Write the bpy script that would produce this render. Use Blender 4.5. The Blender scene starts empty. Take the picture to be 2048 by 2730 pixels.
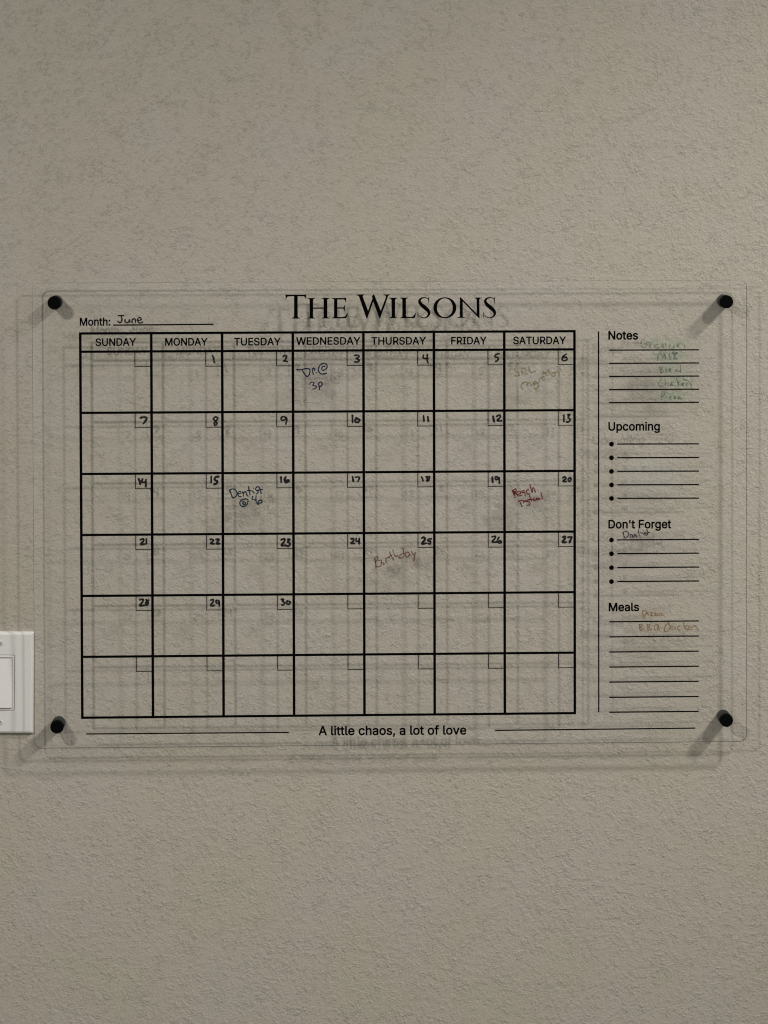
import bpy, bmesh, math, random
from mathutils import Matrix, Vector

# ------------------------------------------------------------------ frame of reference
# Wall frame in millimetres: x right, y up, z out of the wall; origin = top-left corner of the
# printed grid.  World: X = x, Z = y, Y = -z (the wall face is the plane Y = 0).
OX, OZ = -0.300, 1.740
def W(x, y, z=0.0):
    return Vector((OX + x / 1000.0, -z / 1000.0, OZ + y / 1000.0))

CAMP = (273.195, 187.844, 3090.0)
PITCH, YAW, ROLL = 0.02244108, 0.03182535, 0.00265386
FPX, PPX, PPY = 6800.0, 1036.944, 622.05          # at the photograph's 2048 x 2730

def rot():
    cx, sx = math.cos(PITCH), math.sin(PITCH); cy, sy = math.cos(YAW), math.sin(YAW)
    cr, sr = math.cos(ROLL), math.sin(ROLL)
    Rx = Matrix(((1, 0, 0), (0, cx, -sx), (0, sx, cx)))
    Ry = Matrix(((cy, 0, sy), (0, 1, 0), (-sy, 0, cy)))
    Rz = Matrix(((cr, -sr, 0), (sr, cr, 0), (0, 0, 1)))
    return Rz @ Rx @ Ry
R = rot(); RT = R.transposed()

sc = bpy.context.scene
COL = sc.collection

# camera
cam_d = bpy.data.cameras.new("camera")
cam = bpy.data.objects.new("camera", cam_d); COL.objects.link(cam)
cam_d.sensor_fit = 'VERTICAL'; cam_d.sensor_height = 36.0; cam_d.sensor_width = 27.0
cam_d.lens = FPX / 2730.0 * 36.0
cam_d.shift_x = (1024 - PPX) / 2730.0
cam_d.shift_y = -(1365 - PPY) / 2730.0
cam_d.clip_start = 0.05; cam_d.clip_end = 50
A = Matrix(((1, 0, 0), (0, 0, -1), (0, 1, 0)))
M = (A @ RT).to_4x4(); M.translation = W(*CAMP)
cam.matrix_world = M
sc.camera = cam

# dim room light all round
world = bpy.data.worlds.new("World"); sc.world = world
world.use_nodes = True
bg = world.node_tree.nodes["Background"]
bg.inputs[0].default_value = (1.0, 0.965, 0.90, 1)
bg.inputs[1].default_value = 0.19

# three ceiling lamps: one up to the left, two in a row up to the right
def lamp(name, pos, aim, power, radius, color, beam):
    l = bpy.data.lights.new(name, 'SPOT'); l.energy = power; l.shadow_soft_size = radius; l.color = color
    l.spot_size = math.radians(beam); l.spot_blend = 1.0
    o = bpy.data.objects.new(name, l); COL.objects.link(o); o.location = W(*pos)
    o.rotation_euler = (W(*aim) - W(*pos)).to_track_quat('-Z', 'Y').to_euler()
lamp("ceiling_lamp", (-980, 1040, 1900), (100, -920, 0), 91, 0.085, (1.0, 0.955, 0.920), 92)
lamp("ceiling_lamp", (2550, 2100, 2600), (500, -200, 0), 210, 0.12, (1.0, 0.955, 0.925), 32)
lamp("ceiling_lamp", (3100, 2450, 1700), (320, -1080, 0), 442, 0.14, (1.0, 0.955, 0.925), 32)

sc.view_settings.view_transform = 'Standard'
sc.view_settings.look = 'None'
sc.view_settings.exposure = -0.06
sc.view_settings.gamma = 1.0
sc.cycles.transparent_max_bounces = 32
sc.cycles.max_bounces = 8
sc.cycles.filter_width = 1.15

# ------------------------------------------------------------------ survey
def mm(px, py, z):
    """wall-frame point at height z above the wall for a surveyed spot on the photograph"""
    d = RT @ Vector(((px - PPX) / FPX, -(py - PPY) / FPX, -1.0))
    t = (z - CAMP[2]) / d.z
    return (CAMP[0] + d.x * t, CAMP[1] + d.y * t)

# ------------------------------------------------------------------ materials
def new_mat(name):
    m = bpy.data.materials.new(name); m.use_nodes = True
    nt = m.node_tree; nt.nodes.clear()
    out = nt.nodes.new('ShaderNodeOutputMaterial')
    return m, nt, out
def N(nt, t, **kw):
    n = nt.nodes.new(t)
    for k, v in kw.items():
        if k.startswith('_'): setattr(n, k[1:], v)
        else: n.inputs[k.replace('__', ' ')].default_value = v
    return n
def ramp(nt, stops):
    n = nt.nodes.new('ShaderNodeValToRGB'); e = n.color_ramp.elements
    while len(e) < len(stops): e.new(0.5)
    for i, (p, c) in enumerate(stops):
        e[i].position = p; e[i].color = (c[0], c[1], c[2], 1) if isinstance(c, tuple) else (c, c, c, 1)
    return n

def wall_material():
    m, nt, out = new_mat("painted_drywall"); L = nt.links.new
    tc = N(nt, 'ShaderNodeTexCoord')
    co = tc.outputs['Object']
    # colour: warm grey-beige with very slight cloudy drift between a greener and a pinker beige
    n1 = N(nt, 'ShaderNodeTexNoise', Scale=8.0, Detail=2.0, Roughness=0.5); L(co, n1.inputs['Vector'])
    r1 = ramp(nt, [(0.40, (0.433, 0.406, 0.328)), (0.60, (0.438, 0.405, 0.343))]); L(n1.outputs[0], r1.inputs[0])
    n2 = N(nt, 'ShaderNodeTexNoise', Scale=420.0, Detail=4.0, Roughness=0.65); L(co, n2.inputs['Vector'])
    r2 = ramp(nt, [(0.30, 0.90), (0.72, 1.08)]); L(n2.outputs[0], r2.inputs[0])
    mx = N(nt, 'ShaderNodeMix', _data_type='RGBA', _blend_type='MULTIPLY'); mx.inputs[0].default_value = 1.0
    L(r1.outputs[0], mx.inputs[6]); L(r2.outputs[0], mx.inputs[7])
    # relief: rolled and sprayed texture, ragged ridges a few millimetres wide
    warp = N(nt, 'ShaderNodeTexNoise', Scale=70.0, Detail=2.0); L(co, warp.inputs['Vector'])
    wm = N(nt, 'ShaderNodeVectorMath', _operation='SCALE'); L(warp.outputs[1], wm.inputs[0]); wm.inputs['Scale'].default_value = 0.006
    wa = N(nt, 'ShaderNodeVectorMath', _operation='ADD'); L(co, wa.inputs[0]); L(wm.outputs[0], wa.inputs[1])
    b1 = N(nt, 'ShaderNodeTexNoise', Scale=165.0, Detail=5.0, Roughness=0.68); L(wa.outputs[0], b1.inputs['Vector'])
    s1 = ramp(nt, [(0.34, 0.0), (0.54, 0.35), (0.70, 1.0)]); L(b1.outputs[0], s1.inputs[0])
    b2 = N(nt, 'ShaderNodeTexNoise', Scale=320.0, Detail=3.0, Roughness=0.6); L(co, b2.inputs['Vector'])
    b3 = N(nt, 'ShaderNodeTexNoise', Scale=37.0, Detail=2.0, Roughness=0.5); L(co, b3.inputs['Vector'])
    a1 = N(nt, 'ShaderNodeMath', _operation='MULTIPLY_ADD'); L(b2.outputs[0], a1.inputs[0]); a1.inputs[1].default_value = 0.8; L(s1.outputs[0], a1.inputs[2])
    # the coat is thinner in some areas
    amp = ramp(nt, [(0.36, 0.62), (0.66, 1.15)]); L(b3.outputs[0], amp.inputs[0])
    a0 = N(nt, 'ShaderNodeMath', _operation='SUBTRACT'); L(a1.outputs[0], a0.inputs[0]); a0.inputs[1].default_value = 0.85
    a2 = N(nt, 'ShaderNodeMath', _operation='MULTIPLY'); L(a0.outputs[0], a2.inputs[0]); L(amp.outputs[0], a2.inputs[1])
    bp = N(nt, 'ShaderNodeBump', Strength=1.0, Distance=0.00092); L(a2.outputs[0], bp.inputs['Height'])
    p = N(nt, 'ShaderNodeBsdfPrincipled', Roughness=0.50); p.inputs['Specular IOR Level'].default_value = 0.45
    L(mx.outputs[2], p.inputs['Base Color']); L(bp.outputs[0], p.inputs['Normal'])
    L(p.outputs[0], out.inputs[0])
    return m

def plain(name, col, rough=0.5, spec=0.5, noise=0.0, bump=0.0, scale=300.0):
    m, nt, out = new_mat(name); L = nt.links.new
    p = N(nt, 'ShaderNodeBsdfPrincipled', Roughness=rough); p.inputs['Specular IOR Level'].default_value = spec
    p.inputs['Base Color'].default_value = (*col, 1)
    tc = N(nt, 'ShaderNodeTexCoord')
    n = N(nt, 'ShaderNodeTexNoise', Scale=scale, Detail=3.0); L(tc.outputs['Object'], n.inputs['Vector'])
    if noise:
        r = ramp(nt, [(0.3, tuple(c * (1 - noise) for c in col)), (0.7, tuple(min(1, c * (1 + noise)) for c in col))])
        L(n.outputs[0], r.inputs[0]); L(r.outputs[0], p.inputs['Base Color'])
    if bump:
        b = N(nt, 'ShaderNodeBump', Strength=1.0, Distance=bump); L(n.outputs[0], b.inputs['Height']); L(b.outputs[0], p.inputs['Normal'])
    L(p.outputs[0], out.inputs[0])
    return m

def ink(name, col, cover=1.0, patch=0.0, rough=0.45):
    """marker ink: cover = opacity, patch = how unevenly it lies on the acrylic"""
    m, nt, out = new_mat(name); L = nt.links.new
    p = N(nt, 'ShaderNodeBsdfPrincipled', Roughness=rough); p.inputs['Base Color'].default_value = (*col, 1)
    p.inputs['Specular IOR Level'].default_value = 0.15
    t = N(nt, 'ShaderNodeBsdfTransparent'); mix = N(nt, 'ShaderNodeMixShader')
    tc = N(nt, 'ShaderNodeTexCoord')
    n = N(nt, 'ShaderNodeTexNoise', Scale=330.0, Detail=3.0, Roughness=0.7); L(tc.outputs['Object'], n.inputs['Vector'])
    r = ramp(nt, [(0.36, cover * (1 - patch)), (0.62, cover)]); L(n.outputs[0], r.inputs[0])
    L(r.outputs[0], mix.inputs[0]); L(t.outputs[0], mix.inputs[1]); L(p.outputs[0], mix.inputs[2])
    L(mix.outputs[0], out.inputs[0])
    return m

def film(name, col, cover):
    """wiped ink: a thin streaky haze left on the acrylic, fading out towards its rim"""
    m, nt, out = new_mat(name); L = nt.links.new
    d = N(nt, 'ShaderNodeBsdfDiffuse'); d.inputs[0].default_value = (*col, 1)
    t = N(nt, 'ShaderNodeBsdfTransparent'); mix = N(nt, 'ShaderNodeMixShader')
    tc = N(nt, 'ShaderNodeTexCoord')
    mp = N(nt, 'ShaderNodeMapping'); mp.inputs['Location'].default_value = (-1, 0, -1); mp.inputs['Scale'].default_value = (2, 0, 2)
    L(tc.outputs['Generated'], mp.inputs[0])
    g = N(nt, 'ShaderNodeTexGradient', _gradient_type='SPHERICAL'); L(mp.outputs[0], g.inputs[0])
    r = ramp(nt, [(0.0, 0.0), (0.55, 1.0)]); L(g.outputs[1], r.inputs[0])
    n = N(nt, 'ShaderNodeTexNoise', Scale=160.0, Detail=4.0, Roughness=0.7); L(tc.outputs['Object'], n.inputs['Vector'])
    rn = ramp(nt, [(0.35, 0.15 * cover), (0.68, cover)]); L(n.outputs[0], rn.inputs[0])
    mu = N(nt, 'ShaderNodeMath', _operation='MULTIPLY'); L(r.outputs[0], mu.inputs[0]); L(rn.outputs[0], mu.inputs[1])
    L(mu.outputs[0], mix.inputs[0]); L(t.outputs[0], mix.inputs[1]); L(d.outputs[0], mix.inputs[2])
    L(mix.outputs[0], out.inputs[0])
    return m

def acrylic():
    m, nt, out = new_mat("clear_acrylic"); L = nt.links.new
    t = N(nt, 'ShaderNodeBsdfTransparent'); t.inputs[0].default_value = (1.0, 1.0, 1.0, 1)
    g = N(nt, 'ShaderNodeBsdfGlossy', Roughness=0.02); g.inputs[0].default_value = (1, 1, 1, 1)
    f = N(nt, 'ShaderNodeFresnel', IOR=1.34); mix = N(nt, 'ShaderNodeMixShader')
    ge = N(nt, 'ShaderNodeNewGeometry'); inv = N(nt, 'ShaderNodeMath', _operation='SUBTRACT'); inv.inputs[0].default_value = 1.0
    L(ge.outputs['Backfacing'], inv.inputs[1])          # reflect at the outer side of each face only
    mu = N(nt, 'ShaderNodeMath', _operation='MULTIPLY'); L(f.outputs[0], mu.inputs[0]); L(inv.outputs[0], mu.inputs[1])
    # uneven wiping bloom on the outer face, painted pale to brighten the panel
    tc = N(nt, 'ShaderNodeTexCoord'); mp = N(nt, 'ShaderNodeMapping'); mp.inputs['Scale'].default_value = (1, 1, 1.6)
    L(tc.outputs['Object'], mp.inputs[0])
    hz = N(nt, 'ShaderNodeTexNoise', Scale=26.0, Detail=5.0, Roughness=0.65); hz.inputs['Distortion'].default_value = 0.8
    L(mp.outputs[0], hz.inputs['Vector'])
    hr = ramp(nt, [(0.34, 0.010), (0.66, 0.050)]); L(hz.outputs[0], hr.inputs[0])
    h2 = N(nt, 'ShaderNodeMath', _operation='MULTIPLY'); L(hr.outputs[0], h2.inputs[0]); L(inv.outputs[0], h2.inputs[1])
    d = N(nt, 'ShaderNodeBsdfDiffuse'); d.inputs[0].default_value = (0.80, 0.83, 0.81, 1)
    hm = N(nt, 'ShaderNodeMixShader'); L(h2.outputs[0], hm.inputs[0]); L(t.outputs[0], hm.inputs[1]); L(d.outputs[0], hm.inputs[2])
    L(mu.outputs[0], mix.inputs[0]); L(hm.outputs[0], mix.inputs[1]); L(g.outputs[0], mix.inputs[2])
    L(mix.outputs[0], out.inputs[0])
    return m
def acrylic_rim():
    m, nt, out = new_mat("acrylic_cut_edge"); L = nt.links.new
    t = N(nt, 'ShaderNodeBsdfTransparent'); t.inputs[0].default_value = (0.62, 0.64, 0.62, 1)
    d = N(nt, 'ShaderNodeBsdfDiffuse'); d.inputs[0].default_value = (0.07, 0.07, 0.06, 1)  # dark colour stands in for light bent away by the edge
    mix = N(nt, 'ShaderNodeMixShader'); mix.inputs[0].default_value = 0.95
    L(t.outputs[0], mix.inputs[1]); L(d.outputs[0], mix.inputs[2])
    L(mix.outputs[0], out.inputs[0])
    return m

MAT = dict(
    wall=wall_material(),
    acrylic=acrylic(), rim=acrylic_rim(),
    print=plain("black_print", (0.0012, 0.001, 0.001), 0.6, 0.02),
    standoff=plain("black_anodised_metal", (0.0015, 0.002, 0.0018), 0.6, 0.04, bump=0.00002),
    barrel=plain("black_anodised_barrel", (0.006, 0.008, 0.007), 0.55, 0.12),
    black=ink("black_marker", (0.006, 0.006, 0.007), 1.0, 0.06),
    navy=ink("navy_marker", (0.005, 0.010, 0.034), 1.0, 0.08),
    teal=ink("blue_black_marker", (0.003, 0.016, 0.036), 1.0, 0.08),
    purple=ink("dark_purple_marker", (0.022, 0.008, 0.024), 1.0, 0.2),
    red=ink("red_marker", (0.105, 0.012, 0.010), 1.0, 0.2),
    maroon=ink("maroon_marker", (0.090, 0.014, 0.014), 0.95, 0.25),
    green=ink("faded_green_marker", (0.036, 0.066, 0.046), 0.72, 0.6),
    olive=ink("faded_olive_marker", (0.17, 0.125, 0.035), 0.80, 0.6),
    brown=ink("faded_brown_marker", (0.17, 0.092, 0.030), 0.88, 0.45),
    ghost=ink("wiped_marker_traces", (0.10, 0.10, 0.10), 0.30, 0.8),
    film_green=film("green_smear", (0.20, 0.31, 0.19), 0.50),
    film_grey=film("grey_smear", (0.17, 0.16, 0.15), 0.36),
    film_red=film("red_smear", (0.24, 0.15, 0.13), 0.42),
    film_brown=film("brown_smear", (0.36, 0.28, 0.17), 0.34),
    film_pale=film("pale_smear", (0.50, 0.52, 0.50), 0.32),
    plate=plain("white_plastic", (0.70, 0.705, 0.67), 0.38, 0.45, noise=0.03, bump=0.00004, scale=500),
    rocker=plain("white_plastic_rocker", (0.76, 0.745, 0.715), 0.32, 0.45, noise=0.02, scale=300),
    screw=plain("painted_screw_head", (0.58, 0.58, 0.55), 0.4, 0.5),
    gap=plain("dark_gap", (0.02, 0.02, 0.02), 0.8, 0.1),
)

# ------------------------------------------------------------------ builders
def link(name, me, mat, parent=None, label=None, **props):
    o = bpy.data.objects.new(name, me); COL.objects.link(o)
    for m in (mat if isinstance(mat, (list, tuple)) else [mat]):
        if m is not None: me.materials.append(m)
    if parent is not None: o.parent = parent
    if label: o['label'] = label
    for k, v in props.items(): o[k] = v
    return o

BASE = W(350, -260, 0)          # the calendar's origin: on the wall behind the middle of the panel
def L3(x, y, z):                # wall mm -> calendar-local metres
    return W(x, y, z) - BASE

def mesh(name, vs, fs, smooth=False):
    me = bpy.data.meshes.new(name); me.from_pydata([tuple(v) for v in vs], [], fs); me.update()
    if smooth: me.polygons.foreach_set('use_smooth', [True] * len(me.polygons))
    return me

def filled(name, loops, z, fatten=0.0):
    """closed outlines (wall mm) filled with holes kept, as a flat printed sheet"""
    cu = bpy.data.curves.new(name, 'CURVE'); cu.dimensions = '2D'; cu.fill_mode = 'BOTH'
    for lp in loops:
        sp = cu.splines.new('POLY'); sp.points.add(len(lp) - 1)
        for p, (x, y) in zip(sp.points, lp): p.co = (x, y, 0, 1)
        sp.use_cyclic_u = True
    tmp = bpy.data.objects.new(name + "_tmp", cu); COL.objects.link(tmp)
    bpy.context.view_layer.update()
    me = bpy.data.meshes.new_from_object(tmp)
    bpy.data.objects.remove(tmp)
    for v in me.vertices:
        v.co = L3(v.co.x, v.co.y, z)
    me.name = name
    return me

def rects(name, rs, z):
    vs, fs = [], []
    for quad in rs:
        i = len(vs)
        vs += [L3(x, y, z) for x, y in quad]; fs.append((i, i + 1, i + 2, i + 3))
    return mesh(name, vs, fs)

def box_r(x0, y0, x1, y1): return [(x0, y0), (x1, y0), (x1, y1), (x0, y1)]

# ------------------------------------------------------------------ the wall
def slab(name, x0, x1, y0, y1, z0, z1, mat, **k):
    vs = [W(x, y, z) for z in (z0, z1) for x, y in ((x0, y0), (x1, y0), (x1, y1), (x0, y1))]
    fs = [(4, 5, 6, 7), (3, 2, 1, 0), (0, 1, 5, 4), (1, 2, 6, 5), (2, 3, 7, 6), (3, 0, 4, 7)]
    return link(name, mesh(name, vs, fs), mat, **k)
slab("wall", -1500, 2200, -1700, 1150, -100, 0, MAT['wall'], kind='structure',
     label="beige painted wall with a rough sprayed texture behind the calendar")

# ------------------------------------------------------------------ the calendar
cal = bpy.data.objects.new("wall_calendar", None); COL.objects.link(cal); cal.location = BASE
cal.empty_display_size = 0.05
cal['label'] = "clear acrylic wall calendar with black printed month grid, fixed by four black pins"
cal['category'] = "wall calendar"

ZB, ZF = 19.0, 22.2            # back and front face of the acrylic
ZP = ZF + 0.15                 # printed layer
def P(px, py, z=ZP): return mm(px, py, z)

# acrylic sheet, rounded corners
c_tl, c_tr, c_bl, c_br = P(87, 753, ZF), P(1991, 748.5, ZF), P(91, 1993, ZF), P(1991, 1980, ZF)
PX0, PX1 = (c_tl[0] + c_bl[0]) / 2, (c_tr[0] + c_br[0]) / 2
PY1, PY0 = (c_tl[1] + c_tr[1]) / 2, (c_bl[1] + c_br[1]) / 2
def rrect(x0, y0, x1, y1, r, n=8):
    pts = []
    for cx, cy, a0 in ((x1 - r, y1 - r, 0), (x0 + r, y1 - r, 90), (x0 + r, y0 + r, 180), (x1 - r, y0 + r, 270)):
        for i in range(n + 1):
            a = math.radians(a0 + 90 * i / n); pts.append((cx + r * math.cos(a), cy + r * math.sin(a)))
    return pts
CH = 0.09
outer = rrect(PX0, PY0, PX1, PY1, 8.5, 10); inner = rrect(PX0 + CH, PY0 + CH, PX1 - CH, PY1 - CH, 8.5 - CH, 10); n = len(outer)
vs = ([L3(x, y, ZF) for x, y in inner] + [L3(x, y, ZF - CH) for x, y in outer] +
      [L3(x, y, ZB + CH) for x, y in outer] + [L3(x, y, ZB) for x, y in inner])
fs = [tuple(range(n)), tuple(range(4 * n - 1, 3 * n - 1, -1))]
for j in range(3):
    fs += [(j * n + i, j * n + i + n, j * n + (i + 1) % n + n, j * n + (i + 1) % n) for i in range(n)]
me = mesh("acrylic_panel", vs, fs)
panel = link("acrylic_panel", me, [MAT['acrylic'], MAT['rim']], cal)
for i, f in enumerate(me.polygons): f.material_index = 1 if 2 <= i < 2 + 2 * n else 0   # sides and front arris painted dark, imitating light lost in the edge

# standoffs: barrel from wall to sheet, cap screwed on in front
def lathe(name, cx, cy, prof, seg=40):
    vs, fs = [], []
    for r, z in prof:
        for k in range(seg):
            a = 2 * math.pi * k / seg; vs.append(L3(cx + r * math.cos(a), cy + r * math.sin(a), z))
    for j in range(len(prof) - 1):
        for k in range(seg):
            a, b = j * seg + k, j * seg + (k + 1) % seg
            fs.append((a, b, b + seg, a + seg))
    fs.append(tuple(range(seg - 1, -1, -1))); m0 = (len(prof) - 1) * seg
    fs.append(tuple(range(m0, m0 + seg)))
    me = mesh(name, vs, fs); me.polygons.foreach_set('use_smooth', [True] * len(me.polygons))
    me.polygons[-1].use_smooth = False; me.polygons[-2].use_smooth = False
    return me
for px, py in ((144.5, 807.5), (1937.7, 804.6), (151.8, 1938.6), (1937.4, 1921.0)):
    x, y = mm(px, py, 26.4)
    b = link("standoff", lathe("standoff", x, y, [(7.8, 0.0), (7.9, 0.2), (7.9, ZB - 0.35), (7.7, ZB - 0.1)]), MAT['barrel'], cal)
    link("cap", lathe("cap", x, y, [(7.7, ZF + 0.05), (8.0, ZF + 0.3), (8.0, 25.7), (7.75, 26.2), (7.3, 26.4)]), MAT['standoff'], b)

# ---- printed grid
CW, RH, HH = 84.9635, 73.543, 21.957
ys = [0, -HH] + [-HH - RH * i for i in range(1, 7)]
T = 2.95
rs = []
for i, y in enumerate(ys):
    rs.append(box_r(-T / 2 - 0.1, y - T / 2, 7 * CW + T / 2 + 0.1, y + T / 2))
for i in range(8):
    for j in range(7):
        x = i * CW; w = T + 0.25
        rs.append(box_r(x - w / 2, ys[j + 1] + T / 2, x + w / 2, ys[j] - T / 2))
link("month_grid", rects("month_grid", rs, ZP), MAT['print'], cal)

# ---- small date boxes (top right of every day): an L of two hairlines
BW, BH, t = 18.6, 17.2, 0.95
bme = rects("date_box", [box_r(-BW, -BH, 0, -BH + t), box_r(-BW, -BH + t, -BW + t, 0)], ZP)
# shared mesh is written about the grid corner; every copy is moved to its own day
for r in range(6):
    for c in range(7):
        o = link("date_box", bme if (r or c) else bme, None, cal)
        o.location = L3((c + 1) * CW - T / 2 - 0.14, ys[r + 1] - T / 2, ZP) - L3(0, 0, ZP)
bme.materials.append(MAT['print'])

# ---- ruled lines and bullets of the side column
def rule(name, x0, y0, x1, y1, w):
    a, b = Vector(P(x0, y0)), Vector(P(x1, y1)); d = (b - a).normalized(); nn = Vector((-d.y, d.x)) * w / 2
    me = rects(name, [[a - nn, b - nn, b + nn, a + nn]], ZP)
    return link(name, me, MAT['print'], cal)
rule("column_divider", 1596.0, 883.5, 1596.5, 1899, 1.7)
rule("month_line", 302, 866.8, 569.8, 864.6, 1.7)
rule("footer_rule", 230, 1956.8, 771, 1952.6, 1.6)
rule("footer_rule", 1320, 1947.2, 1854.3, 1941.2, 1.6)
for y in (933.3, 968.5, 1003.4, 1038.4, 1073.3): rule("writing_line", 1623.7, y + 0.2, 1864, y - 0.8, 1.65)
def bullet(y):
    x0, y0 = P(1630.5, y + 0.3)
    vs = [L3(x0 + 2.95 * math.cos(a), y0 + 2.95 * math.sin(a), ZP) for a in [2 * math.pi * k / 24 for k in range(24)]]
    link("bullet", mesh("bullet", vs, [tuple(range(24))]), MAT['print'], cal)
for y in (1183.9, 1220.2, 1256.5, 1292.5, 1328.6): bullet(y); rule("writing_line", 1646, y, 1864, y - 0.6, 1.65)
for y in (1439.4, 1476.1, 1513.2, 1550.3): bullet(y); rule("writing_line", 1646, y, 1864, y - 1.4, 1.65)
for y in (1657.7, 1697.9, 1738.3, 1778.5, 1818.5, 1859.2, 1898.8): rule("writing_line", 1624.4, y, 1863.2, y - 2.3, 1.65)

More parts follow.
